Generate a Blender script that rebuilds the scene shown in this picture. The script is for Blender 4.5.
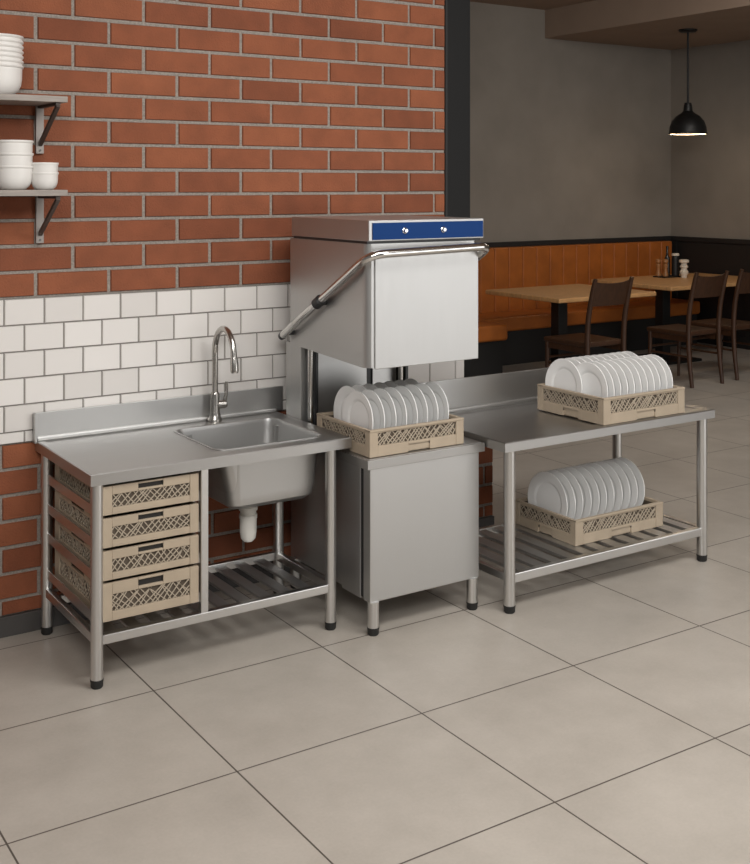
import bpy, bmesh, math, random
from mathutils import Vector, Matrix
random.seed(7)
for o in list(bpy.data.objects):
    bpy.data.objects.remove(o)
S = bpy.context.scene
COL = S.collection

# ------------------------------------------------------------------ camera
cam = bpy.data.cameras.new('camera')
cam_o = bpy.data.objects.new('camera', cam); COL.objects.link(cam_o)
cam_o.location = (0, 0, 1.95)
cam_o.rotation_euler = (math.radians(90), 0, math.radians(-33.3))
cam.sensor_fit = 'HORIZONTAL'; cam.sensor_width = 36
cam.lens = 1133 / 750 * 36
cam.shift_y = -(432 - 185) / 750
cam.clip_end = 100
S.camera = cam_o

# ------------------------------------------------------------------ world, lamps, exposure
W = bpy.data.worlds.new('world'); S.world = W; W.use_nodes = True
bg = W.node_tree.nodes['Background']
bg.inputs[0].default_value = (1.0, 0.97, 0.93, 1); bg.inputs[1].default_value = 0.14

def area(name, loc, target, sx, sy, power, col=(1, .95, .88)):
    l = bpy.data.lights.new(name, 'AREA'); l.shape = 'RECTANGLE'; l.size = sx; l.size_y = sy
    l.energy = power; l.color = col
    o = bpy.data.objects.new(name, l); COL.objects.link(o); o.location = loc
    o.rotation_euler = (Vector(target) - Vector(loc)).to_track_quat('-Z', 'Y').to_euler()
    return o
area('front_right_fill', (7.8, -2.8, 1.5), (3.2, 4.5, 1.3), 5.6, 2.9, 104, (1, .99, .975))  # added unseen area light, evens the reflections on the steel hood
area('unseen_overhead_light', (3.3, 1.8, 3.96), (3.5, 2.5, 0), 3.2, 1.8, 195, (1, .985, .96))  # unseen overhead light, added as the main soft illumination
area('unseen_overhead_light', (-0.2, -0.2, 3.75), (3.2, 4.4, .8), 2.4, 1.4, 165, (1, .985, .96))  # added front-left fill, out of view, brightens the left-facing plates
area('dining_fill_light', (7.8, 6.0, 3.96), (8.2, 7.4, 0), 2.0, 1.6, 66, (1, .94, .87))  # unseen fill added to brighten the dining furniture

S.view_settings.view_transform = 'Standard'
S.view_settings.look = 'None'
S.view_settings.gamma = 1
S.view_settings.use_curve_mapping = False
S.view_settings.exposure = 0.2

# ------------------------------------------------------------------ materials
def mat(name, col, rough=.5, metal=0., noise=0., nscale=8., bump=0., bscale=200., stretch=None, spec=.5, coat=0.):
    m = bpy.data.materials.new(name); m.use_nodes = True
    nt = m.node_tree; N = nt.nodes; L = nt.links
    b = N['Principled BSDF']
    b.inputs['Base Color'].default_value = (*col, 1)
    b.inputs['Roughness'].default_value = rough
    b.inputs['Metallic'].default_value = metal
    b.inputs['Specular IOR Level'].default_value = spec
    b.inputs['Coat Weight'].default_value = coat
    tc = N.new('ShaderNodeTexCoord')
    src = tc.outputs['Object']
    if stretch:
        mp = N.new('ShaderNodeMapping'); mp.inputs['Scale'].default_value = stretch
        L.new(src, mp.inputs[0]); src = mp.outputs[0]
    if noise:
        n = N.new('ShaderNodeTexNoise'); n.inputs['Scale'].default_value = nscale; n.inputs['Detail'].default_value = 5
        L.new(src, n.inputs['Vector'])
        r = N.new('ShaderNodeValToRGB')
        r.color_ramp.elements[0].position = .3; r.color_ramp.elements[1].position = .7
        r.color_ramp.elements[0].color = (*[max(0, c * (1 - noise)) for c in col], 1)
        r.color_ramp.elements[1].color = (*[min(1, c * (1 + noise)) for c in col], 1)
        L.new(n.outputs['Fac'], r.inputs[0]); L.new(r.outputs[0], b.inputs['Base Color'])
    if bump:
        n2 = N.new('ShaderNodeTexNoise'); n2.inputs['Scale'].default_value = bscale; n2.inputs['Detail'].default_value = 3
        L.new(src, n2.inputs['Vector'])
        bp = N.new('ShaderNodeBump'); bp.inputs['Strength'].default_value = bump; bp.inputs['Distance'].default_value = .002
        L.new(n2.outputs['Fac'], bp.inputs['Height']); L.new(bp.outputs[0], b.inputs['Normal'])
    return m

def steel(name, col, rough, stretch=(60, 60, 1.5)):
    m = mat(name, col, rough, 1.0)
    nt = m.node_tree; N = nt.nodes; L = nt.links; b = N['Principled BSDF']
    tc = N['Texture Coordinate']; mp = N.new('ShaderNodeMapping'); mp.inputs['Scale'].default_value = stretch
    n = N.new('ShaderNodeTexNoise'); n.inputs['Scale'].default_value = 4; n.inputs['Detail'].default_value = 4
    mr = N.new('ShaderNodeMapRange'); mr.inputs['To Min'].default_value = rough - .05; mr.inputs['To Max'].default_value = rough + .06
    L.new(tc.outputs['Object'], mp.inputs[0]); L.new(mp.outputs[0], n.inputs['Vector'])
    L.new(n.outputs['Fac'], mr.inputs[0]); L.new(mr.outputs[0], b.inputs['Roughness'])
    return m

M = {}
M['steel'] = steel('brushed_steel', (.55, .548, .54), .42)
M['steel_top'] = steel('brushed_steel_worktop', (.47, .463, .452), .36, (1.5, 60, 60))
M['tube'] = steel('satin_steel_tube', (.68, .675, .665), .30)
M['chrome'] = mat('polished_steel', (.75, .74, .72), .14, 1.)
M['nickel'] = mat('brushed_nickel', (.52, .50, .47), .24, 1.)
M['rubber'] = mat('black_rubber', (.012, .012, .012), .5)
M['collar'] = mat('dark_plastic', (.02, .02, .021), .38)
M['blue'] = mat('blue_control_panel', (.001, .030, .135), .4, 0., spec=.15)
M['pipe'] = mat('white_plastic_pipe', (.72, .70, .65), .4)
M['rack'] = mat('beige_rack_plastic', (.40, .325, .24), .5, noise=.06, nscale=12)
M['rib_shade'] = mat('brown_rib_shade', (.085, .064, .045), .7)  # shade inside the racks, put into a brown colour
M['lattice'] = mat('beige_lattice_plastic', (.41, .345, .265), .55)
M['slot'] = mat('slot_shade', (.012, .010, .009), .6)  # near-black colour stands in for shade in the hand holes
M['plate'] = mat('white_porcelain', (.89, .89, .88), .22, coat=.25)
M['bowl'] = mat('white_stoneware', (.74, .72, .69), .35)
M['shelfboard'] = mat('grey_brown_shelf_board', (.30, .265, .235), .5, noise=.15, nscale=10, stretch=(1, 12, 12))
M['bracket'] = mat('dark_iron_bracket', (.10, .085, .075), .45, .6)
M['upright'] = mat('grey_bracket_upright', (.30, .27, .25), .45, .5)
M['ceiling'] = mat('beige_plaster_ceiling', (.30, .22, .165), .9, noise=.05, nscale=3)
M['plaster'] = mat('taupe_plaster_wall', (.25, .225, .195), .9, noise=.08, nscale=2.2, bump=.15, bscale=40)
M['wainscot'] = mat('charcoal_wainscot', (.013, .012, .0115), .55)
M['pillar'] = mat('black_painted_steel', (.008, .008, .008), .6, spec=.3)
M['base'] = mat('dark_grey_baseboard', (.065, .06, .057), .5)
M['leather'] = mat('cognac_leather', (.40, .118, .020), .42, noise=.16, nscale=5, bump=.2, bscale=160)
M['tabletop'] = mat('oak_tabletop', (.62, .345, .145), .45, noise=.18, nscale=5, stretch=(2, 18, 2))
M['darkwood'] = mat('walnut_chair_wood', (.052, .021, .009), .42, noise=.25, nscale=8, stretch=(6, 6, 1))
M['blackmetal'] = mat('black_metal', (.012, .012, .012), .45, .3)
M['millwood'] = mat('pepper_mill_wood', (.34, .15, .05), .4)
M['ceramic'] = mat('cream_ceramic', (.72, .66, .56), .35)
M['darkglass'] = mat('dark_bottle_glass', (.03, .022, .016), .15)

def island_mat(name, cols, rough, bump=0., bscale=150., blot=0.):
    m = bpy.data.materials.new(name); m.use_nodes = True
    nt = m.node_tree; N = nt.nodes; L = nt.links; b = N['Principled BSDF']
    b.inputs['Roughness'].default_value = rough
    g = N.new('ShaderNodeNewGeometry'); r = N.new('ShaderNodeValToRGB')
    for i, c in enumerate(cols):
        p = i / (len(cols) - 1)
        e = r.color_ramp.elements[i] if i < 2 else r.color_ramp.elements.new(p)
        e.position = p; e.color = (*c, 1)
    if len(cols) > 2:
        els = sorted(range(len(cols)))
        for i in els:
            r.color_ramp.elements[i].color = (*cols[i], 1)
    L.new(g.outputs['Random Per Island'], r.inputs[0])
    out = r.outputs[0]
    tc = N.new('ShaderNodeTexCoord')
    if blot:
        n = N.new('ShaderNodeTexNoise'); n.inputs['Scale'].default_value = 9; n.inputs['Detail'].default_value = 6
        L.new(tc.outputs['Object'], n.inputs['Vector'])
        mr = N.new('ShaderNodeMapRange'); mr.inputs['From Min'].default_value = .3; mr.inputs['From Max'].default_value = .7
        mr.inputs['To Min'].default_value = 1 - blot; mr.inputs['To Max'].default_value = 1 + blot
        L.new(n.outputs['Fac'], mr.inputs[0])
        mx = N.new('ShaderNodeVectorMath'); mx.operation = 'SCALE'
        L.new(out, mx.inputs[0]); L.new(mr.outputs[0], mx.inputs['Scale']); out = mx.outputs[0]
    L.new(out, b.inputs['Base Color'])
    if bump:
        n2 = N.new('ShaderNodeTexNoise'); n2.inputs['Scale'].default_value = bscale; n2.inputs['Detail'].default_value = 4
        L.new(tc.outputs['Object'], n2.inputs['Vector'])
        bp = N.new('ShaderNodeBump'); bp.inputs['Strength'].default_value = bump; bp.inputs['Distance'].default_value = .004
        L.new(n2.outputs['Fac'], bp.inputs['Height']); L.new(bp.outputs[0], b.inputs['Normal'])
    return m
M['brick'] = island_mat('red_brick', [(.190, .056, .024), (.230, .070, .030), (.270, .086, .037)], .85, .8, 120, .13)
M['mortar'] = mat('grey_mortar', (.27, .24, .21), .95, noise=.25, nscale=120, bump=.6, bscale=150)
M['tile'] = island_mat('white_wall_tile', [(.66, .63, .60), (.72, .69, .66), (.76, .73, .70)], .3)
M['grout'] = mat('grey_tile_grout', (.22, .205, .19), .9)

def floor_mat():
    m = mat('stone_floor_tile', (.43, .385, .335), .42)
    nt = m.node_tree; N = nt.nodes; L = nt.links; b = N['Principled BSDF']
    tc = N['Texture Coordinate']; mp = N.new('ShaderNodeMapping'); mp.inputs['Location'].default_value = (-1.685 + .755 * 4, -2.68 + .72 * 4, 0)
    L.new(tc.outputs['Object'], mp.inputs[0])
    n = N.new('ShaderNodeTexNoise'); n.inputs['Scale'].default_value = 2.6; n.inputs['Detail'].default_value = 8; n.inputs['Roughness'].default_value = .65
    L.new(tc.outputs['Object'], n.inputs['Vector'])
    n3 = N.new('ShaderNodeTexNoise'); n3.inputs['Scale'].default_value = 90; n3.inputs['Detail'].default_value = 3
    L.new(tc.outputs['Object'], n3.inputs['Vector'])
    ad = N.new('ShaderNodeMath'); ad.operation = 'MULTIPLY_ADD'; ad.inputs[1].default_value = .25
    L.new(n3.outputs['Fac'], ad.inputs[0]); L.new(n.outputs['Fac'], ad.inputs[2])
    r = N.new('ShaderNodeValToRGB'); r.color_ramp.elements[0].position = .4; r.color_ramp.elements[1].position = .85
    r.color_ramp.elements[0].color = (.37, .335, .292, 1); r.color_ramp.elements[1].color = (.47, .43, .38, 1)
    L.new(ad.outputs[0], r.inputs[0])
    bt = N.new('ShaderNodeTexBrick'); bt.offset = 0; bt.squash = 1
    bt.inputs['Scale'].default_value = 1; bt.inputs['Brick Width'].default_value = .755; bt.inputs['Row Height'].default_value = .72
    bt.inputs['Mortar Size'].default_value = .0032; bt.inputs['Mortar Smooth'].default_value = .1
    bt.inputs['Mortar'].default_value = (.085, .07, .058, 1)
    L.new(mp.outputs[0], bt.inputs['Vector']); L.new(r.outputs[0], bt.inputs['Color1']); L.new(r.outputs[0], bt.inputs['Color2'])
    L.new(bt.outputs['Color'], b.inputs['Base Color'])
    bp = N.new('ShaderNodeBump'); bp.inputs['Strength'].default_value = .5; bp.inputs['Distance'].default_value = .003; bp.invert = True
    L.new(bt.outputs['Fac'], bp.inputs['Height']); L.new(bp.outputs[0], b.inputs['Normal'])
    return m
M['floor'] = floor_mat()

# ------------------------------------------------------------------ mesh helpers
class MB:
    def __init__(self): self.v = []; self.f = []
    def add(self, vs, fs):
        k = len(self.v); self.v += [tuple(p) for p in vs]; self.f += [tuple(i + k for i in f) for f in fs]
        return self
    def from_bm(self, bm):
        bm.verts.index_update()
        self.add([v.co[:] for v in bm.verts], [[v.index for v in f.verts] for f in bm.faces]); bm.free(); return self
    def box(self, x0, x1, y0, y1, z0, z1, bev=0., seg=2):
        bm = bmesh.new(); bmesh.ops.create_cube(bm, size=1)
        for v in bm.verts:
            v.co = ((x0 + x1) / 2 + v.co.x * (x1 - x0), (y0 + y1) / 2 + v.co.y * (y1 - y0), (z0 + z1) / 2 + v.co.z * (z1 - z0))
        if bev:
            bev = min(bev, .49 * min(abs(x1 - x0), abs(y1 - y0), abs(z1 - z0)))
            bmesh.ops.bevel(bm, geom=bm.edges[:], offset=bev, segments=seg, affect='EDGES', profile=.5)
        return self.from_bm(bm)
    def bar(self, p, q, w, d, up=(0, 0, 1)):
        p = Vector(p); q = Vector(q); a = (q - p).normalized(); up = Vector(up)
        s = a.cross(up)
        if s.length < 1e-6: s = a.cross(Vector((1, 0, 0)))
        s.normalize(); t = s.cross(a).normalized()
        vs = [e + s * (w / 2) * i + t * (d / 2) * j for e in (p, q) for i, j in ((-1, -1), (1, -1), (1, 1), (-1, 1))]
        return self.add(vs, [(0, 1, 2, 3), (7, 6, 5, 4), (0, 4, 5, 1), (1, 5, 6, 2), (2, 6, 7, 3), (3, 7, 4, 0)])
    def tube(self, path, r, n=16, cap=True):
        P = [Vector(p) for p in path]; R = r if isinstance(r, (list, tuple)) else [r] * len(P)
        T = []
        for i in range(len(P)):
            a = P[max(0, i - 1)]; b = P[min(len(P) - 1, i + 1)]; T.append((b - a).normalized())
        u = T[0].cross(Vector((0, 0, 1)))
        if u.length < .05: u = T[0].cross(Vector((0, 1, 0)))
        u.normalize(); vs = []
        for i, p in enumerate(P):
            u = (u - T[i] * u.dot(T[i])).normalized(); w = T[i].cross(u)
            for k in range(n):
                a = 2 * math.pi * k / n
                vs.append(p + (u * math.cos(a) + w * math.sin(a)) * R[i])
        fs = []
        for i in range(len(P) - 1):
            for k in range(n):
                fs.append((i * n + k, i * n + (k + 1) % n, (i + 1) * n + (k + 1) % n, (i + 1) * n + k))
        if cap:
            fs.append(tuple(range(n))[::-1]); fs.append(tuple((len(P) - 1) * n + k for k in range(n)))
        return self.add(vs, fs)
    def lathe(self, prof, c=(0, 0, 0), n=32, axis='z'):
        vs = []; fs = []; m = len(prof)
        for k in range(n):
            a = 2 * math.pi * k / n
            for r, h in prof:
                r = max(r, 1e-5)
                if axis == 'z': p = (r * math.cos(a), r * math.sin(a), h)
                elif axis == 'x': p = (h, r * math.cos(a), r * math.sin(a))
                else: p = (r * math.cos(a), h, r * math.sin(a))
                vs.append((p[0] + c[0], p[1] + c[1], p[2] + c[2]))
        for k in range(n):
            k2 = (k + 1) % n
            for i in range(m - 1):
                fs.append((k * m + i, k2 * m + i, k2 * m + i + 1, k * m + i + 1))
        return self.add(vs, fs)
    def prism(self, pts, axis, a, b):
        # outline pts in the plane perpendicular to axis, extruded from a to b
        def P(u, v, w):
            return {'x': (w, u, v), 'y': (u, w, v), 'z': (u, v, w)}[axis]
        n = len(pts)
        vs = [P(u, v, a) for u, v in pts] + [P(u, v, b) for u, v in pts]
        fs = [tuple(range(n))[::-1], tuple(range(n, 2 * n))] + [(i, (i + 1) % n, n + (i + 1) % n, n + i) for i in range(n)]
        return self.add(vs, fs)
    def build(self, name, m, parent=None, label=None, smooth=True, merge=True):
        off = Vector(parent.matrix_basis.translation) if parent else Vector((0, 0, 0))
        p = parent
        while p and p.parent:
            p = p.parent; off = off + Vector(p.location)
        me = bpy.data.meshes.new(name)
        me.from_pydata([(v[0] - off.x, v[1] - off.y, v[2] - off.z) for v in self.v], [], self.f)
        bm = bmesh.new(); bm.from_mesh(me)
        if merge: bmesh.ops.remove_doubles(bm, verts=bm.verts, dist=1e-6)
        bmesh.ops.recalc_face_normals(bm, faces=bm.faces)
        bm.to_mesh(me); bm.free()
        me.materials.append(M[m] if isinstance(m, str) else m)
        if smooth:
            me.polygons.foreach_set('use_smooth', [True] * len(me.polygons))
            me.set_sharp_from_angle(angle=math.radians(38))
        o = bpy.data.objects.new(name, me); COL.objects.link(o)
        if smooth:
            wn = o.modifiers.new('weighted_normals', 'WEIGHTED_NORMAL'); wn.keep_sharp = True; wn.weight = 90
        if parent: o.parent = parent
        if label: o['label'] = label
        return o

def thing(name, label, cat, loc, group=None):
    o = bpy.data.objects.new(name, None); COL.objects.link(o); o.location = loc; o.empty_display_size = .05
    o['label'] = label; o['category'] = cat
    if group: o['group'] = group
    return o
def tag(o, label, cat, group=None):
    o['label'] = label; o['category'] = cat
    if group: o['group'] = group
    return o
def struct(name, mb, m, **k):
    o = mb.build(name, m, **k); o['kind'] = 'structure'; return o
def dup(o, parent=None):
    c = o.copy(); COL.objects.link(c)
    if parent: c.parent = parent
    for ch in list(o.children): dup(ch, c)
    return c
def bend(pts, r, n=6):
    # rounds the corners of a polyline
    P = [Vector(p) for p in pts]; out = [P[0]]
    for i in range(1, len(P) - 1):
        a = (P[i - 1] - P[i]); b = (P[i + 1] - P[i]); d = min(r, a.length * .45, b.length * .45)
        a = P[i] + a.normalized() * d; b = P[i] + b.normalized() * d
        for k in range(n + 1):
            t = k / n
            out.append((1 - t) ** 2 * a + 2 * t * (1 - t) * P[i] + t * t * b)
    out.append(P[-1]); return out

# ------------------------------------------------------------------ setting
WY = 4.97
struct('floor', MB().box(-3, 14, -4, 11, -.08, 0), 'floor', smooth=False)
c = MB().box(-3, 8.95, -1.0, 10.2, 4.0, 4.08).box(8.95, 11.3, -1.0, 10.2, 3.67, 4.08)
struct('ceiling', c, 'ceiling', smooth=False)

# kitchen wall: mortar body, each brick raised
w = MB().box(-1.6, 3.735, WY + .007, WY + .2, 0, 4.0).box(3.735, 4.06, WY + .007, WY + .2, 0, .80)
wall = struct('wall_back', w, 'mortar', smooth=False)
def bricks(mb, x0, x1, z0, z1, row_h, bl, zref, xref, gap, dep, front, ch):
    k0 = math.floor((z0 - zref) / row_h) - 1
    k = k0
    while zref + k * row_h < z1:
        a = zref + k * row_h + gap / 2; b = zref + (k + 1) * row_h - gap / 2
        a = max(a, z0); b = min(b, z1)
        if b - a > .02:
            off = xref + (bl / 2 if k % 2 else 0)
            n = math.floor((x0 - off) / bl) - 1
            x = off + n * bl
            while x < x1:
                l = max(x + gap / 2, x0); r = min(x + bl - gap / 2, x1)
                if r - l > .02:
                    j = lambda: random.uniform(-1, 1) * gap * .08
                    l2, r2, a2, b2 = l + j(), r + j(), a + j(), b + j()
                    r2 = min(r2, x1); l2 = max(l2, x0)
                    vs = [(l2, front + dep, a2), (r2, front + dep, a2), (r2, front + dep, b2), (l2, front + dep, b2),
                          (l2 + ch, front, a2 + ch), (r2 - ch, front, a2 + ch), (r2 - ch, front, b2 - ch), (l2 + ch, front, b2 - ch)]
                    mb.add(vs, [(4, 5, 6, 7), (0, 1, 5, 4), (1, 2, 6, 5), (2, 3, 7, 6), (3, 0, 4, 7)])
                x += bl
        k += 1
b = MB()
bricks(b, -1.6, 3.722, 1.457, 4.0, .1127, .333, 1.57, 1.486 + .1665, .013, .012, WY - .002, .004)
bricks(b, -1.6, 4.06, .09, .83, .1127, .333, .83, 1.50, .013, .012, WY - .002, .004)
bw = b.build('bricks', 'brick', wall, merge=False, smooth=False)
struct('wall_tiling', MB().box(-1.6, 3.85, WY - .003, WY + .006, .83, 1.457), 'grout', smooth=False).name = 'wall_back_tiling'
t = MB()
bricks(t, -1.6, 3.85, .83, 1.457, .1155, .1745, 1.456 - .1155 * 6, 1.433 - .1745 / 2 + .1745 / 2, .0036, .009, WY - .009, .003)
t.build('tiles', 'tile', bpy.data.objects['wall_back_tiling'], merge=False, smooth=False)
struct('baseboard_back', MB().box(-1.6, 4.06, WY - .014, WY + .007, 0, .088, .003), 'base')
struct('trim_1', MB().box(3.736, 3.905, WY + .008, WY + .24, .80, 4.0, .004), 'pillar')
struct('trim_2', MB().box(3.722, 3.7355, WY - .006, WY + .007, 1.457, 4.0), 'wainscot', smooth=False)

# dining room shell
DY = 10.0; DX = 11.08
struct('wall_rear', MB().box(3.905, DX + .2, DY, DY + .2, 0, 4.0), 'plaster', smooth=False)
struct('wall_right', MB().box(DX, DX + .2, -1.0, DY, 0, 4.0), 'plaster', smooth=False)
struct('trim_3', MB().box(3.905, DX, DY - .035, DY, 1.245, 1.302, .006), 'wainscot')
struct('trim_4', MB().box(DX - .035, DX, -1.0, DY - .035, 1.245, 1.302, .006), 'wainscot')
p = MB().box(3.905, DX, DY - .014, DY, 0, 1.24)
struct('trim_5', p, 'wainscot', smooth=False)
p = MB().box(DX - .012, DX, -1.0, DY - .02, 0, 1.24)
y = DY - .02
while y > 2:
    p.box(DX - .026, DX - .012, y - .10, y, .12, 1.24, .003); y -= 1.15
p.box(DX - .028, DX - .012, -1.0, DY - .02, 0, .14, .003)
struct('trim_6', p, 'wainscot')

# ------------------------------------------------------------------ sink table
ZT = .835
st = thing('sink_table', 'stainless steel sink table holding beige crates, against the tiled wall', 'sink table', (2.07, 4.6, 0))
X0, X1, Y0, Y1 = 1.478, 2.662, 4.24, 4.955
hx0, hx1, hy0, hy1, hr = 2.065, 2.58, 4.345, 4.825, .055
def rrect(x0, x1, y0, y1, r, n=8):
    out = []
    for cx, cy, a0 in ((x1 - r, y1 - r, 0), (x0 + r, y1 - r, 90), (x0 + r, y0 + r, 180), (x1 - r, y0 + r, 270)):
        for k in range(n + 1):
            a = math.radians(a0 + 90 * k / n); out.append((cx + r * math.cos(a), cy + r * math.sin(a)))
    return out
def loops_mesh(mb, loops, close=False, capend=False):
    n = len(loops[0]); vs = [p for l in loops for p in l]; fs = []
    m = len(loops)
    for i in range(m if close else m - 1):
        j = (i + 1) % m
        for k in range(n):
            fs.append((i * n + k, i * n + (k + 1) % n, j * n + (k + 1) % n, j * n + k))
    if capend: fs.append(tuple((m - 1) * n + k for k in range(n)))
    mb.add(vs, fs); return mb
inn = rrect(hx0, hx1, hy0, hy1, hr)
def outer(d):
    q = [(X1 - d, Y1 - d), (X0 + d, Y1 - d), (X0 + d, Y0 + d), (X1 - d, Y0 + d)]
    return [q[i // 9] for i in range(36)]
Z3 = lambda l, z: [(x, y, z) for x, y in l]
top = MB()
loops_mesh(top, [Z3(inn, ZT - .004), Z3(outer(.035), ZT - .004), Z3(outer(.028), ZT), Z3(outer(.004), ZT), Z3(outer(0), ZT - .004),
                 Z3(outer(0), ZT - .046), Z3(outer(.02), ZT - .046), Z3(inn, ZT - .03)], close=True)
top.build('worktop', 'steel_top', st)
bs = MB().box(X0 - .012, X1 + .04, Y1 - .012, Y1, ZT - .001, .955, .003).box(X0, X1, Y1 - .03, Y1 - .011, ZT - .002, ZT + .018, .008)
bs.box(X0 - .012, X0, Y1 - .03, Y1, ZT - .01, .955, .002)
bs.build('backsplash', 'steel', st)
bo = MB()
B = lambda d, z, r: Z3(rrect(hx0 + d, hx1 - d, hy0 + d, hy1 - d, r), z)
def BL(d, e, z, r): return Z3(rrect(hx0 + e, hx1 - d, hy0 + d, hy1 - d, r), z)
loops_mesh(bo, [B(-.012, ZT - .0035, .065), B(-.012, ZT - .0005, .065), B(-.004, ZT + .0005, .058), B(.002, ZT - .003, .053), BL(.006, .012, ZT - .02, .05), BL(.02, .064, ZT - .22, .05), BL(.028, .074, ZT - .255, .05), BL(.05, .10, ZT - .274, .04), BL(.16, .19, ZT - .279, .03), BL(.215, .235, ZT - .28, .02)], capend=True)
bo.build('sink_bowl', 'steel', st)
ob = MB()
loops_mesh(ob, [BL(.006, .05, ZT - .034, .055), BL(.016, .06, ZT - .22, .055), BL(.024, .07, ZT - .26, .055), BL(.05, .10, ZT - .281, .045), BL(.16, .19, ZT - .285, .03), BL(.215, .235, ZT - .286, .02)], capend=True)
ob.build('sink_underside', 'steel', st)
MB().lathe([(.0, .5555), (.034, .5555), (.036, .559), (.024, .560), (.0, .558)], ((hx0 + hx1) / 2, (hy0 + hy1) / 2, 0)).build('drain_strainer', 'chrome', st)
dx, dy = 2.325, 4.58
dp = MB().lathe([(0, .549), (.041, .549), (.041, .536), (.037, .532), (.037, .505), (.042, .503), (.042, .488), (.036, .485), (.036, .470), (.041, .468), (.041, .452),
                 (.038, .447), (.038, .39), (.033, .360), (.021, .347), (0, .344)], (dx, dy, 0))
dp.build('drain_pipe', 'pipe', st)
def round_leg(parent, x, y, z1, r=.0245, name='leg', z0=.0):
    l = MB().tube([(x, y, z0 + .03), (x, y, z1)], r, 20).build(name, 'tube', parent)
    MB().lathe([(0, z0), (r * .82, z0), (r * .98, z0 + .006), (r * .98, z0 + .022), (r * 1.05, z0 + .026), (r * 1.05, z0 + .034), (0, z0 + .034)], (x, y, 0), 20).build('rubber_foot', 'rubber', l)
    return l
for lx, ly in ((1.512, 4.268), (2.57, 4.268), (1.512, 4.90), (2.585, 4.775)):
    round_leg(st, lx, ly, ZT - .03)
for ly in (4.268, 4.775):
    MB().box(1.944, 1.978, ly - .017, ly + .017, .20, ZT - .03, .005).build('divider_post', 'tube', st)
MB().box(1.53, 2.552, 4.25, 4.285, .165, .204, .006).build('front_rail', 'tube', st)
MB().box(1.53, 2.56, 4.76, 4.79, .165, .204, .006).build('rear_rail', 'tube', st)
for rx, ry in ((1.512, 4.876), (2.577, 4.752)):
    MB().box(rx - .014, rx + .014, 4.292, ry, .165, .204, .005).build('side_rail', 'tube', st)
k = 0
sx = 1.56
while sx < 2.53:
    MB().box(sx, sx + .055, 4.283, 4.762, .178, .190, .003).build('shelf_slat', 'steel', st); sx += .098
CR = [(.664, .776), (.537, .651), (.410, .524), (.250, .398)]
for z0, z1 in CR:
    for side in (0, 1):
        r = MB()
        if side == 0:
            r.box(1.507, 1.513, 4.292, 4.882, z0 - .006, z0 + .034, .001).box(1.512, 1.552, 4.292, 4.882, z0 - .006, z0 - .001, .001)
        else:
            r.box(1.939, 1.944, 4.27, 4.79, z0 - .006, z0 + .034, .001).box(1.915, 1.940, 4.27, 4.882, z0 - .006, z0 - .001, .001)
        r.build('crate_runner', 'tube', st)

# tap
fx, fy = 2.312, 4.90
fa = thing('sink_tap', 'brushed steel gooseneck tap with side lever, rising behind the sink bowl', 'tap', (fx, fy, ZT))
MB().lathe([(0, ZT - .004), (.034, ZT - .004), (.034, ZT + .008), (.029, ZT + .016), (.0235, ZT + .04), (.022, ZT + .125), (.016, ZT + .135), (0, ZT + .135)], (fx, fy, 0)).build('tap_base', 'nickel', fa)
arc = [(fx, fy, ZT + .12), (fx, fy, 1.155)]
for k in range(0, 15):
    a = math.pi * k / 14
    arc.append((fx, fy - .10 + .10 * math.cos(a), 1.160 + .120 * math.sin(a)))
arc += [(fx, fy - .203, 1.14)]
MB().tube(arc, .0145, 18).build('spout', 'nickel', fa)
MB().tube([(fx, fy - .202, 1.16), (fx, fy - .205, 1.135), (fx, fy - .208, 1.098), (fx, fy - .209, 1.088)], [.0155, .019, .0195, .016], 18).build('spray_head', 'nickel', fa)
le = MB().tube([(fx, fy, ZT + .075), (fx + .048, fy - .005, ZT + .075), (fx + .056, fy - .005, ZT + .075)], [.021, .021, .017], 18)
le.tube([(fx + .045, fy - .005, ZT + .08), (fx + .056, fy - .006, ZT + .12), (fx + .058, fy - .006, ZT + .18)], [.010, .0085, .0078], 12)
le.build('lever', 'nickel', fa)

# ------------------------------------------------------------------ racks and crates
def clip(px, py, dx, dy, w, h):
    t0, t1 = -1e9, 1e9
    for p, d, m in ((px, dx, w), (py, dy, h)):
        if abs(d) < 1e-9:
            if p < 0 or p > m: return None
            continue
        a, b = (-p / d, (m - p) / d)
        if a > b: a, b = b, a
        t0 = max(t0, a); t1 = min(t1, b)
    if t1 - t0 < .008: return None
    return (px + dx * t0, py + dy * t0), (px + dx * t1, py + dy * t1)

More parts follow.
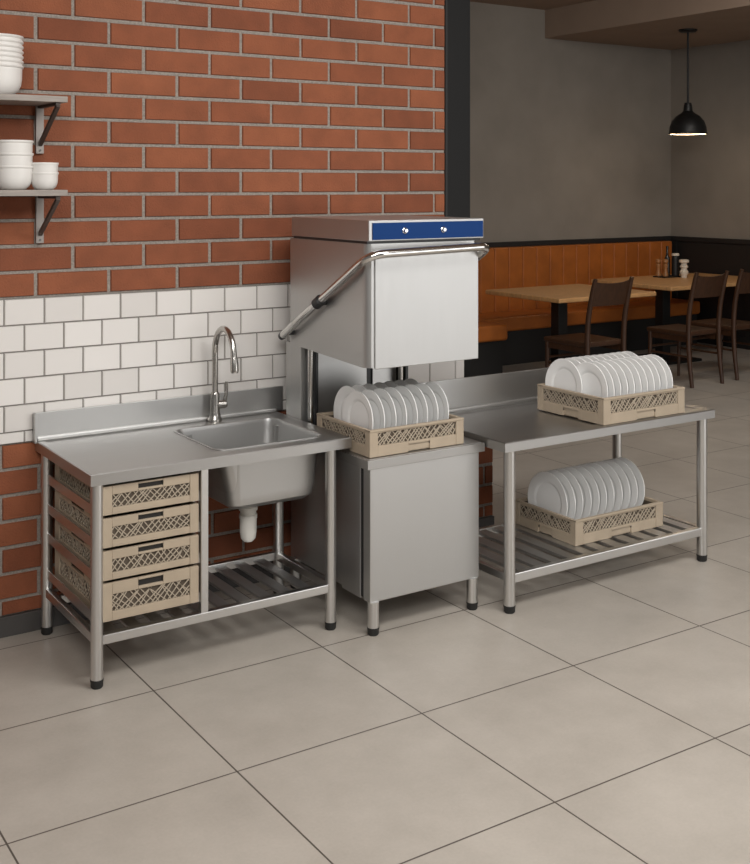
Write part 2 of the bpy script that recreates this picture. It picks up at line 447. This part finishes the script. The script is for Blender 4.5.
def rack(parent, x, y, z, w, d, h, crate=False, back=True):
    """open plastic rack: frame with a window of crossing ribs in each side"""
    T = .016
    fr = MB(); li = MB(); slots = []
    sides = [('f', w, lambda u, n, v: (x + u, y + n, z + v)), ('l', d, lambda u, n, v: (x + n, y + d - u, z + v)),
             ('r', d, lambda u, n, v: (x + w - n, y + u, z + v)), ('b', w, lambda u, n, v: (x + w - u, y + d - n, z + v))]
    lat = []
    for key, L, F in sides:
        def bx(mb, u0, u1, n0, n1, v0, v1, bev=.0025):
            a = F(u0, n0, v0); b2 = F(u1, n1, v1)
            mb.box(min(a[0], b2[0]), max(a[0], b2[0]), min(a[1], b2[1]), max(a[1], b2[1]), min(a[2], b2[2]), max(a[2], b2[2]), bev)
        if crate:
            ms = L * .095; wb = h * .24; wt = h * .69
        else:
            ms = L * .085; wb = h * .40; wt = h * .87
        if key in 'lr': e0 = e1 = T
        else: e0 = e1 = 0
        bx(fr, e0, ms, 0, T, 0, h); bx(fr, L - ms, L - e1, 0, T, 0, h)         # ends
        # lower band with its notch
        if crate:
            bx(fr, ms, L - ms, .001, T, 0, wb)
            s0, s1 = L * .36, L * .62; hb, ht = h * .77, h * .935
            bx(fr, ms, s0, .001, T, wt, h); bx(fr, s1, L - ms, .001, T, wt, h)
            bx(fr, s0, s1, .001, T, wt, hb); bx(fr, s0, s1, .001, T, ht, h)
            sl = MB(); bx(sl, s0, s1, T - .006, T - .002, hb, ht, 0); slots.append(sl)  # black sheet inside the hole paints its shade
        else:
            s0, s1 = L * .40, L * .63
            bx(fr, ms, s0, .001, T, 0, wb); bx(fr, s1, L - ms, .001, T, 0, wb)
            bx(fr, s0, s1, .009, T, .004, wb - .006); bx(fr, s0, s1, .001, T, wb - .012, wb)
            bx(fr, ms, L - ms, .001, T, wt, h)
            bx(fr, e0, L - e1, -.003 if key in 'fb' else 0, T + .001, h - .010, h + .001, .003)
        bx(li, ms - .003, L - ms + .003, T - .0045, T - .0005, wb - .002, wt + .002, 0)  # brown sheet behind the ribs stands in for the dark interior
        lt = MB(); W = L - 2 * ms; Hh = wt - wb
        sp = .021 if not crate else .025
        n = int((W + Hh) / sp) + 2
        for s in (1, -1):
            for i in range(n):
                u = -Hh + i * sp + random.uniform(-.2, .2) * sp if s > 0 else i * sp + random.uniform(-.2, .2) * sp
                ang = math.radians(48 + random.uniform(-9, 9))
                cl = clip(u, 0, s * math.cos(ang), math.sin(ang), W, Hh)
                if not cl: continue
                (a0, b0), (a1, b1) = cl
                nn = .006 if s > 0 else .0085
                p = F(ms + a0, nn, wb + b0); q = F(ms + a1, nn, wb + b1)
                lt.bar(p, q, .0036, .004, (0, 1, 0) if key in 'fb' else (1, 0, 0))
        if crate and not back and key in 'rb': continue
        lat.append(lt)
    f = fr.build('frame', 'rack', parent)
    for sl in slots: sl.build('hand_slot_shade', 'slot', parent, 'black sheet standing in for shade in the hand slot', smooth=False)
    li.build('rib_shade_panel', 'rib_shade', parent, 'dark brown sheet standing in for shade behind the ribs', smooth=False)
    for lt in lat: lt.build('lattice_panel', 'lattice', parent, smooth=False, merge=False)
    fl = MB().box(x + T, x + w - T, y + T, y + d - T, z, z + .004)
    nx = 9
    for i in range(nx):
        u = x + T + (w - 2 * T) * i / (nx - 1); fl.box(u - .002, u + .002, y + T, y + d - T, z + .003, z + .007)
    fl.build('rack_floor', 'rack', parent, smooth=False)

CL = ['topmost beige plastic crate in the sink table cabinet, tucked under the worktop',
      'second beige crate from the top in the sink table cabinet',
      'third beige crate from the top in the sink table cabinet',
      'deeper beige crate at the bottom of the sink table cabinet']
for (z0, z1), lab in zip(CR, CL):
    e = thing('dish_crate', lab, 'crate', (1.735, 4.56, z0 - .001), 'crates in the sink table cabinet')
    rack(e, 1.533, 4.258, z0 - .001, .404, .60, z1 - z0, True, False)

# ------------------------------------------------------------------ hood dishwasher
dw = thing('dishwasher', 'stainless hood dishwasher with its hood raised, between the two steel tables', 'dishwasher', (2.97, 4.45, 0))
MB().box(2.69, 3.262, 4.185, 4.845, .14, .728, .004).build('base_cabinet', 'steel', dw)
MB().box(2.667, 3.268, 4.10, 4.155, .142, .728, .006).build('front_panel', 'steel', dw)
MB().box(2.672, 2.70, 4.156, 4.178, .15, .728).build('gap_shade_strip', 'collar', dw, 'dark strip standing in for shade behind the front panel')  # dark fill paints the shade of the open gap
MB().box(2.668, 2.692, 4.18, 4.335, .142, .728, .004).build('side_panel', 'steel', dw)
tp = MB().box(2.648, 3.292, 4.088, 4.845, .722, .762, .002).box(2.66, 3.28, 4.10, 4.845, .76, .7645, .002)
tp.build('wash_deck', 'steel_top', dw)
for lx in (2.692, 3.236):
    for ly in (4.112, 4.80):
        round_leg(dw, lx, ly, .145, .0255)
MB().box(2.664, 3.04, 4.70, 4.845, .7645, 1.19, .004).box(2.76, 3.2, 4.735, 4.90, 1.18, 1.69).build('rear_casing', 'steel', dw)
MB().box(3.072, 3.215, 4.70, 4.845, .7645, 1.19, .004).build('service_duct', 'steel', dw)
MB().box(3.041, 3.071, 4.71, 4.845, .7645, 1.19).build('casing_seam', 'collar', dw, smooth=False)
MB().box(3.222, 3.29, 4.70, 4.76, .7645, 1.17, .004).build('rear_post', 'pillar', dw)
for gx in (2.695, 3.215):
    MB().tube([(gx, 4.66, .7645), (gx, 4.66, 1.25)], .0135, 16).build('guide_post', 'chrome', dw)
    MB().box(gx + .02, gx + .034, 4.645, 4.675, .7645, 1.25).build('guide_channel', 'collar', dw, smooth=False)
# hood: open underneath, chamfered front corners, rear lower corner cut
hz0, hz1 = 1.158, 1.695
hood = MB()
hx0_, hx1_, hf, hb_ = 2.65, 3.262, 4.10, 4.775
ch = .035
ol = [(hx0_, hb_), (hx0_, hf + ch), (hx0_ + .012, hf + .012), (hx0_ + ch * .7, hf), (hx1_ - ch * .7, hf), (hx1_ - .012, hf + .012), (hx1_, hf + ch), (hx1_, hb_)]
def zb(yy): return hz0 if yy < 4.70 else hz0 + (yy - 4.70) / .075 * .03
n = len(ol)
def ins(p, d):
    cx, cy = (hx0_ + hx1_) / 2, (hf + hb_) / 2
    return (p[0] + (d if p[0] < cx else -d), p[1] + (d if p[1] < cy else -d))
vs = [(a, b_, zb(b_)) for a, b_ in ol] + [(a, b_, hz1) for a, b_ in ol] + [(*ins(q, .012), zb(q[1])) for q in ol] + [(*ins(q, .012), hz1 - .012) for q in ol]
fs = []
for i in range(n):
    j = (i + 1) % n
    fs += [(i, j, n + j, n + i), (2 * n + i, 3 * n + i, 3 * n + j, 2 * n + j), (i, 2 * n + i, 2 * n + j, j)]
fs += [tuple(range(n, 2 * n)), tuple(range(3 * n, 4 * n))[::-1]]
hood.add(vs, fs)
ho = hood.build('hood', 'steel', dw)
MB().box(2.690, 3.258, 4.0935, 4.103, 1.152, 1.668, .003).build('hood_front_sheet', 'steel', ho)
cb = MB().box(2.656, 3.288, 4.092, 4.775, 1.706, 1.797, .004)
cb.build('control_box', 'steel', dw)
MB().box(2.66, 3.28, 4.11, 4.76, 1.694, 1.708).build('shadow_gap', 'collar', dw, smooth=False)  # dark block stands in for the shade of the seam
cp = MB().box(2.674, 3.281, 4.087, 4.094, 1.712, 1.786, .0015).build('control_panel', 'blue', dw, 'glossy blue control panel')
for kx in (2.842, 3.052):
    MB().lathe([(0, 4.074), (.0075, 4.074), (.0095, 4.077), (.0105, 4.083), (.0135, 4.085), (.0135, 4.088), (0, 4.088)], (kx, 0, 1.750), 20, 'y').build('knob', 'chrome', cp)
hp = bend([(2.612, 4.79, 1.225), (2.612, 4.02, 1.654), (3.268, 4.02, 1.672), (3.272, 4.15, 1.60), (3.255, 4.19, 1.585)], .085, 9)
ha = MB().tube(hp, .0185, 20).build('handle', 'chrome', dw, 'polished bent lifting handle')
d0 = Vector((0, -.745, .415)).normalized(); cpt = Vector((2.612, 4.79, 1.225)) + d0 * .41
co = MB().tube([cpt - d0 * .04, cpt - d0 * .035, cpt + d0 * .012, cpt + d0 * .018], [.019, .026, .026, .019], 20)
co.tube([cpt - d0 * .012, cpt - d0 * .012 + Vector((.042, 0, 0))], .016, 14)
co.build('handle_collar', 'collar', ha, 'black handle collar')
e0 = Vector((2.612, 4.79, 1.225))
MB().tube([e0 - d0 * .006, e0 + d0 * .012], [.018, .0205], 18).build('end_cap', 'collar', ha)
MB().tube([Vector((2.612, 4.74, 1.246)), Vector((2.652, 4.74, 1.246))], .012, 14).build('pivot', 'collar', ha)

# ------------------------------------------------------------------ landing table
rt = thing('landing_table', 'stainless steel table with slatted undershelf, right of the dishwasher', 'table', (4.0, 4.3, 0))
A0, A1, B0, B1, ZR = 3.298, 4.708, 3.95, 4.66, .785
tt = MB()
q = lambda d: [(A1 - d, B1 - d), (A0 + d, B1 - d), (A0 + d, B0 + d), (A1 - d, B0 + d)]
loops_mesh(tt, [Z3(q(.075), ZR - .005), Z3(q(.066), ZR), Z3(q(.004), ZR), Z3(q(0), ZR - .004), Z3(q(0), ZR - .044), Z3(q(.02), ZR - .044), Z3(q(.03), ZR - .02)])
tt.f.append((0, 1, 2, 3)); tt.f.append((24, 25, 26, 27))
tt.build('worktop', 'steel_top', rt)
MB().box(A0, A1, B1 - .016, B1, ZR - .004, .952, .003).box(A0, A1, B1 - .034, B1 - .014, ZR - .002, ZR + .02, .008).build('backsplash', 'steel', rt)
for lx, ly in ((3.352, 3.985), (4.648, 3.985), (3.352, 4.59), (4.648, 4.59)):
    round_leg(rt, lx, ly, ZR - .025, .0265)
MB().box(3.37, 4.63, 3.968, 4.002, .133, .178, .006).build('front_rail', 'tube', rt)
MB().box(3.37, 4.63, 4.574, 4.606, .133, .178, .006).build('rear_rail', 'tube', rt)
for rx in (3.352, 4.648):
    MB().box(rx - .014, rx + .014, 4.002, 4.574, .138, .174, .005).build('side_rail', 'tube', rt)
sx = 3.42
while sx < 4.6:
    MB().box(sx, sx + .062, 4.0, 4.576, .158, .1745, .003).build('shelf_slat', 'steel', rt); sx += .1035

# ------------------------------------------------------------------ dish racks and plates
def plate_mesh(R):
    prof = [(0, .004), (.58 * R, .004), (.63 * R, .0052), (.72 * R, .0085), (.985 * R, .0130), (R, .0138), (R, .0155), (.985 * R, .0170), (.95 * R, .0162), (.73 * R, .0128), (.67 * R, .0105), (.63 * R, .0072), (.60 * R, .006), (0, .006)]
    # foot ring on the back
    prof = [(0, .004), (.50 * R, .004), (.51 * R, 0), (.56 * R, 0), (.57 * R, .004)] + prof[2:]
    prof = [(r, -h) for r, h in prof]     # front of the plate faces -x
    return prof
ORD = ['first', 'second', 'third', 'fourth', 'fifth', 'sixth', 'seventh', 'eighth', 'ninth', 'tenth', 'eleventh']
proto = {}
def put_plate(x, y, z, R, label, group, lean):
    if R not in proto:
        o = MB().lathe(plate_mesh(R), (0, 0, 0), 48, 'x').build('dinner_plate', 'plate'); proto[R] = o
    else:
        o = proto[R].copy(); COL.objects.link(o)
    o.location = (x, y, z + R); o.rotation_euler = (0, lean, 0)
    tag(o, label, 'plate', group)
def fill(x0, sp, n, y, z, R, where, row, group):
    for i in range(n):
        nth = ORD[i]
        lab = '%s white plate from the left, %s rack %s' % (nth, row, where)
        put_plate(x0 + sp * i + random.uniform(-.001, .001), y + random.uniform(-.003, .003), z, R, lab, group, math.radians(2.2 + random.uniform(-.4, .4)))

r1 = thing('dish_rack', 'beige plate rack standing on the dishwasher deck', 'dish rack', (2.93, 4.35, .766), 'beige plate racks')
rack(r1, 2.676, 4.115, .766, .514, .455, .118)
fill(2.732, .0590, 8, 4.275, .774, .127, 'on the dishwasher', 'front row of the', 'plates in the dishwasher rack')
fill(2.7615, .0590, 7, 4.405, .774, .127, 'on the dishwasher', 'back row of the', 'plates in the dishwasher rack')
r2 = thing('dish_rack', 'beige plate rack standing on top of the landing table', 'dish rack', (4.22, 4.22, .785), 'beige plate racks')
rack(r2, 3.932, 3.972, .7865, .572, .48, .13)
fill(3.9966, .0462, 11, 4.1305, .795, .136, "on the right table's top", 'front row of the', 'plates in the table top rack')
fill(3.9735, .0462, 11, 4.284, .795, .136, "on the right table's top", 'back row of the', 'plates in the table top rack')
r3 = thing('dish_rack', 'beige plate rack standing on the slatted undershelf', 'dish rack', (4.19, 4.33, .175), 'beige plate racks')
rack(r3, 3.876, 4.108, .1755, .618, .46, .125)
fill(3.924, .0550, 11, 4.352, .184, .150, 'on the slatted undershelf', 'row in the', 'plates in the undershelf rack')

# ------------------------------------------------------------------ wall shelves and bowls
def shelf(zt, label):
    e = thing('wall_shelf', label, 'shelf', (1.2, WY, zt), 'wall shelves')
    MB().box(.55, 1.533, 4.68, WY - .003, zt - .026, zt, .003).build('board', 'shelfboard', e)
    for bx_ in (1.497, .66):
        br = MB().box(bx_ - .010, bx_ + .010, WY - .275, WY - .022, zt - .038, zt - .026, .002)
        br.bar((bx_, WY - .022, zt - .195), (bx_, WY - .272, zt - .038), .016, .016)
        o = br.build('bracket', 'bracket', e)
        MB().box(bx_ - .017, bx_ + .017, WY - .022, WY - .0025, zt - .235, zt - .026, .002).build('upright', 'upright', o, 'grey upright strip of the bracket')
        for hz in (zt - .22, zt - .185):
            MB().lathe([(0, WY - .026), (.005, WY - .026), (.006, WY - .022), (0, WY - .022)], (bx_, 0, hz), 12, 'y').build('screw', 'chrome', o)
shelf(2.322, 'upper wall shelf on the brick wall carrying the tall bowl stack')
shelf(1.930, 'lower wall shelf on the brick wall carrying short bowl stacks')
def bowl_prof(R, H):
    p = [(0, .004), (.46 * R, .004), (.47 * R, 0), (.56 * R, 0), (.66 * R, .05 * H), (.80 * R, .16 * H), (.90 * R, .34 * H), (.935 * R, .55 * H), (.945 * R, H - .012),
         (.985 * R, H - .009), (R, H - .004), (.985 * R, H), (.93 * R, H), (.905 * R, .6 * H), (.87 * R, .38 * H), (.76 * R, .2 * H), (.55 * R, .09 * H + .006), (0, .012)]
    return p
def stack(x, y, z, R, H, n, step, labels, group):
    first = None
    for i in range(n):
        if not first:
            first = MB().lathe(bowl_prof(R, H), (0, 0, 0), 48).build('bowl', 'bowl'); o = first
        else:
            o = first.copy(); COL.objects.link(o)
        o.location = (x, y, z + step * i); tag(o, labels[i], 'bowl', group)
PL = ['seventh', 'sixth', 'fifth', 'fourth', 'third', 'second']
stack(1.272, 4.82, 2.3225, .113, .125, 7, .0205,
      ['bottom white bowl of the tall stack on the upper wall shelf'] + ['%s white bowl from the top, tall stack on the upper shelf' % s for s in PL[1:]] + ['topmost white bowl of the tall stack on the upper wall shelf'], 'tall bowl stack')
stack(1.338, 4.80, 1.9305, .084, .100, 3, .053,
      ['bottom white bowl of the taller stack on the lower wall shelf', 'middle white bowl of the taller stack on the lower wall shelf', 'topmost white bowl of the taller stack on the lower wall shelf'], 'taller bowls on the lower shelf')
stack(1.463, 4.775, 1.9305, .059, .074, 2, .040,
      ['lower small white bowl of the pair at the lower shelf end', 'upper small white bowl of the pair at the lower shelf end'], 'small bowls on the lower shelf')

# ------------------------------------------------------------------ dining room furniture
bq = thing('banquette', 'long cognac leather banquette along the rear dining wall', 'banquette', (9.2, 9.7, 0))
bk = MB()
x = 5.2
while x < 10.9:
    bk.box(x, min(x + .205, 10.95), 9.86, 9.975, .40, 1.245, .014, 3); x += .2058
bk.build('backrest', 'leather', bq)
MB().box(5.2, 10.95, 9.40, 9.875, .37, .53, .03, 3).build('seat', 'leather', bq)
MB().box(5.2, 10.95, 9.46, 9.97, 0, .37).build('plinth', 'wainscot', bq, smooth=False)
b2 = thing('bench', 'cognac leather bench end jutting out just behind the dishwasher', 'bench', (7.0, 9.1, 0))
MB().box(6.35, 7.46, 8.88, 9.34, .37, .535, .03, 3).build('seat', 'leather', b2)
MB().box(6.35, 7.42, 8.93, 9.33, 0, .37).build('plinth', 'wainscot', b2, smooth=False)

def dtable(x0, x1, y0, y1, z, label, cx=None):
    cx = cx or (x0 + x1) / 2; cy = (y0 + y1) / 2 - .1
    e = thing('dining_table', label, 'table', (cx, cy, 0), 'dining tables')
    MB().box(x0, x1, y0, y1, z - .045, z, .012, 3).build('tabletop', 'tabletop', e)
    MB().box(cx - .06, cx + .06, cy - .06, cy + .06, .03, z - .045, .008).box(cx - .22, cx + .22, cy - .22, cy + .22, z - .06, z - .045).build('column', 'blackmetal', e)
    MB().box(cx - .3, cx + .3, cy - .3, cy + .3, 0, .03, .008).build('base_plate', 'blackmetal', e)
dtable(7.36, 8.68, 8.02, 9.14, .87, 'oak topped dining table nearer the dishwasher, one chair before it', 7.78)
dtable(9.2, 11.0, 8.30, 9.50, .87, 'oak topped dining table carrying the condiments, right of the other', 9.62)

def chair(x, y, label, w=.54, d=.62, rz=0):
    e = thing('dining_chair', label, 'chair', (x, y, 0), 'dining chairs')
    zs, zt = .53, 1.10
    m = MB().box(x - w / 2 + .005, x + w / 2 - .005, y - d / 2 + .04, y + d / 2, zs - .045, zs, .015, 3)
    m.build('seat', 'darkwood', e)
    ap = MB().box(x - w / 2 + .03, x + w / 2 - .03, y + d / 2 - .045, y + d / 2 - .022, zs - .10, zs - .045).box(x - w / 2 + .022, x - w / 2 + .045, y - d / 2 + .06, y + d / 2 - .03, zs - .10, zs - .045).box(x + w / 2 - .045, x + w / 2 - .022, y - d / 2 + .06, y + d / 2 - .03, zs - .10, zs - .045)
    ap.build('seat_rail', 'darkwood', e, smooth=False)
    for s in (-1, 1):
        px = x + s * (w / 2 - .022); py = y - d / 2 + .03
        pts = [(px, py - .045, 0), (px, py - .012, .25), (px, py, .5), (px, py - .015, .75), (px, py - .07, 1.0), (px, py - .105, zt + .01)]
        sm = []
        V = [Vector(p) for p in pts]
        for i in range(len(V) - 1):
            p0 = V[max(0, i - 1)]; p1 = V[i]; p2 = V[i + 1]; p3 = V[min(len(V) - 1, i + 2)]
            for k in range(4):
                t = k / 4
                sm.append(.5 * (2 * p1 + (p2 - p0) * t + (2 * p0 - 5 * p1 + 4 * p2 - p3) * t * t + (3 * p1 - p0 - 3 * p2 + p3) * t ** 3))
        sm.append(V[-1])
        MB().tube(sm, [.019 + .006 * math.sin(math.pi * i / (len(sm) - 1)) for i in range(len(sm))], 10).build('rear_leg', 'darkwood', e)
        fx_ = x + s * (w / 2 - .03); fy_ = y + d / 2 - .035
        MB().tube([(fx_, fy_ + .01, 0), (fx_, fy_, zs - .04)], [.014, .022], 10).build('front_leg', 'darkwood', e)
        MB().tube([(px, y - d / 2 + .03, .29), (fx_, fy_, .29)], .011, 8).build('stretcher', 'darkwood', e)
    MB().tube([(x - w / 2 + .03, y + d / 2 - .035, .34), (x + w / 2 - .03, y + d / 2 - .035, .34)], .011, 8).build('stretcher', 'darkwood', e)
    # curved top panel
    pn = MB(); nseg = 10; vs = []; 
    for i in range(nseg + 1):
        u = -1 + 2 * i / nseg; xx = x + u * (w / 2 - .03)
        for (zz, yy) in ((.86, -.055), (zt - .015 - .02 * (1 - u * u), -.115)):
            for th in (-.010, .010):
                vs.append((xx, y - d / 2 + .06 + yy + .022 * (u * u - 1) + th, zz))
    fs = []
    for i in range(nseg):
        a = i * 4; b_ = a + 4
        fs += [(a, b_, b_ + 2, a + 2), (a + 1, a + 3, b_ + 3, b_ + 1), (a, a + 1, b_ + 1, b_), (a + 2, b_ + 2, b_ + 3, a + 3)]
    fs += [(0, 2, 3, 1), (nseg * 4, nseg * 4 + 1, nseg * 4 + 3, nseg * 4 + 2)]
    pn.add(vs, fs).build('backrest', 'darkwood', e)
chair(7.40, 7.72, 'dark wooden chair on the left, partly behind the stacked plates', .50, .60)
chair(8.74, 7.72, 'dark wooden chair in the middle, before the condiment table', .48, .56)
chair(9.49, 7.80, "dark wooden chair cut by the picture's right edge")

# pendant
pl = thing('pendant_lamp', 'black dome pendant lamp hanging over the dining tables', 'lamp', (9.78, 8.58, 3.67))
px_, py_ = 9.78, 8.58
MB().lathe([(0, 3.67), (.10, 3.67), (.10, 3.655), (.085, 3.642), (0, 3.64)], (px_, py_, 0)).build('canopy', 'blackmetal', pl)
MB().tube([(px_, py_, 2.84), (px_, py_, 3.645)], .012, 12).build('rod', 'blackmetal', pl)
sh = [(0, 2.86), (.035, 2.86), (.045, 2.83), (.05, 2.77), (.075, 2.745), (.13, 2.71), (.175, 2.655), (.198, 2.59), (.203, 2.53), (.210, 2.525), (.210, 2.512), (.196, 2.512), (.190, 2.59), (.165, 2.65), (.12, 2.70), (.05, 2.73), (0, 2.735)]
MB().lathe(sh, (px_, py_, 0), 40).build('lamp_shade', 'blackmetal', pl)
em = bpy.data.materials.new('lamp_bulb_glow'); em.use_nodes = True
eb = em.node_tree.nodes['Principled BSDF']; eb.inputs['Base Color'].default_value = (1, .85, .6, 1)
eb.inputs['Emission Color'].default_value = (1, .74, .45, 1); eb.inputs['Emission Strength'].default_value = 6
M['glow'] = em
MB().lathe([(0, 2.53), (.03, 2.54), (.05, 2.575), (.045, 2.62), (.02, 2.66), (.02, 2.735), (0, 2.735)], (px_, py_, 0), 24).build('bulb', 'glow', pl)
MB().lathe([(.1895, 2.516), (.1965, 2.513), (.1965, 2.518), (.1895, 2.52), (.1895, 2.516)], (px_, py_, 0), 40).build('rim_diffuser', 'glow', pl, 'glowing rim inside the shade')
ll = bpy.data.lights.new('pendant_light', 'POINT'); ll.energy = 9; ll.color = (1, .75, .5); ll.shadow_soft_size = .12
lo = bpy.data.objects.new('pendant_light', ll); COL.objects.link(lo); lo.location = (0, 0, 2.50 - 3.67); lo.parent = pl

# condiments
tz = .8705
tag(MB().box(10.010, 10.31, 9.13, 9.31, tz, tz + .014, .005).build('condiment_tray', 'blackmetal'), 'small dark tray under the condiments on the right dining table', 'tray')
tz += .0145
def mill(x, y, label):
    e = thing('pepper_mill', label, 'pepper mill', (x, y, tz), 'wooden mills')
    MB().lathe([(0, tz), (.034, tz), (.034, tz + .02), (.024, tz + .05), (.022, tz + .09), (.03, tz + .125), (.026, tz + .14), (0, tz + .14)], (x, y, 0), 24).build('body', 'millwood', e)
    MB().lathe([(0, tz + .14), (.02, tz + .14), (.034, tz + .165), (.03, tz + .19), (.012, tz + .20), (0, tz + .20)], (x, y, 0), 24).build('cap', 'millwood', e)
mill(10.070, 9.36 - .08, 'left one of the two small wooden mills on the condiment tray')
mill(10.115, 9.21, 'right one of the two small wooden mills on the condiment tray')
e = thing('bottle', 'tall slim dark bottle behind the wooden mills', 'bottle', (10.210, 9.27, tz))
MB().lathe([(0, tz), (.03, tz), (.033, tz + .01), (.033, tz + .2), (.014, tz + .25), (.013, tz + .32), (0, tz + .32)], (10.210, 9.27, 0), 24).build('body', 'darkglass', e)
MB().lathe([(0, tz + .31), (.016, tz + .31), (.016, tz + .345), (0, tz + .345)], (10.210, 9.27, 0), 20).build('cap', 'darkglass', e)
e = thing('sauce_bottle', 'black sauce bottle with a white cap on the condiment tray', 'bottle', (10.260, 9.19, tz))
MB().lathe([(0, tz), (.042, tz), (.044, tz + .01), (.044, tz + .20), (.03, tz + .235), (0, tz + .235)], (10.260, 9.19, 0), 24).build('body', 'rubber', e)
MB().lathe([(0, tz + .235), (.043, tz + .235), (.045, tz + .24), (.043, tz + .262), (0, tz + .264)], (10.260, 9.19, 0), 24).build('cap', 'ceramic', e, 'white cap')
gz = .8705
tag(MB().lathe([(0, gz), (.034, gz), (.036, gz + .03), (.05, gz + .05), (.05, gz + .075), (.036, gz + .09), (.034, gz + .11), (.048, gz + .12), (.048, gz + .135), (.034, gz + .15), (.034, gz + .17), (.058, gz + .18), (.058, gz + .205), (.04, gz + .212), (0, gz + .213)], (10.260, 9.06, 0), 28).build('grinder', 'ceramic'),
    'cream ribbed grinder at the right end of the condiments', 'grinder')
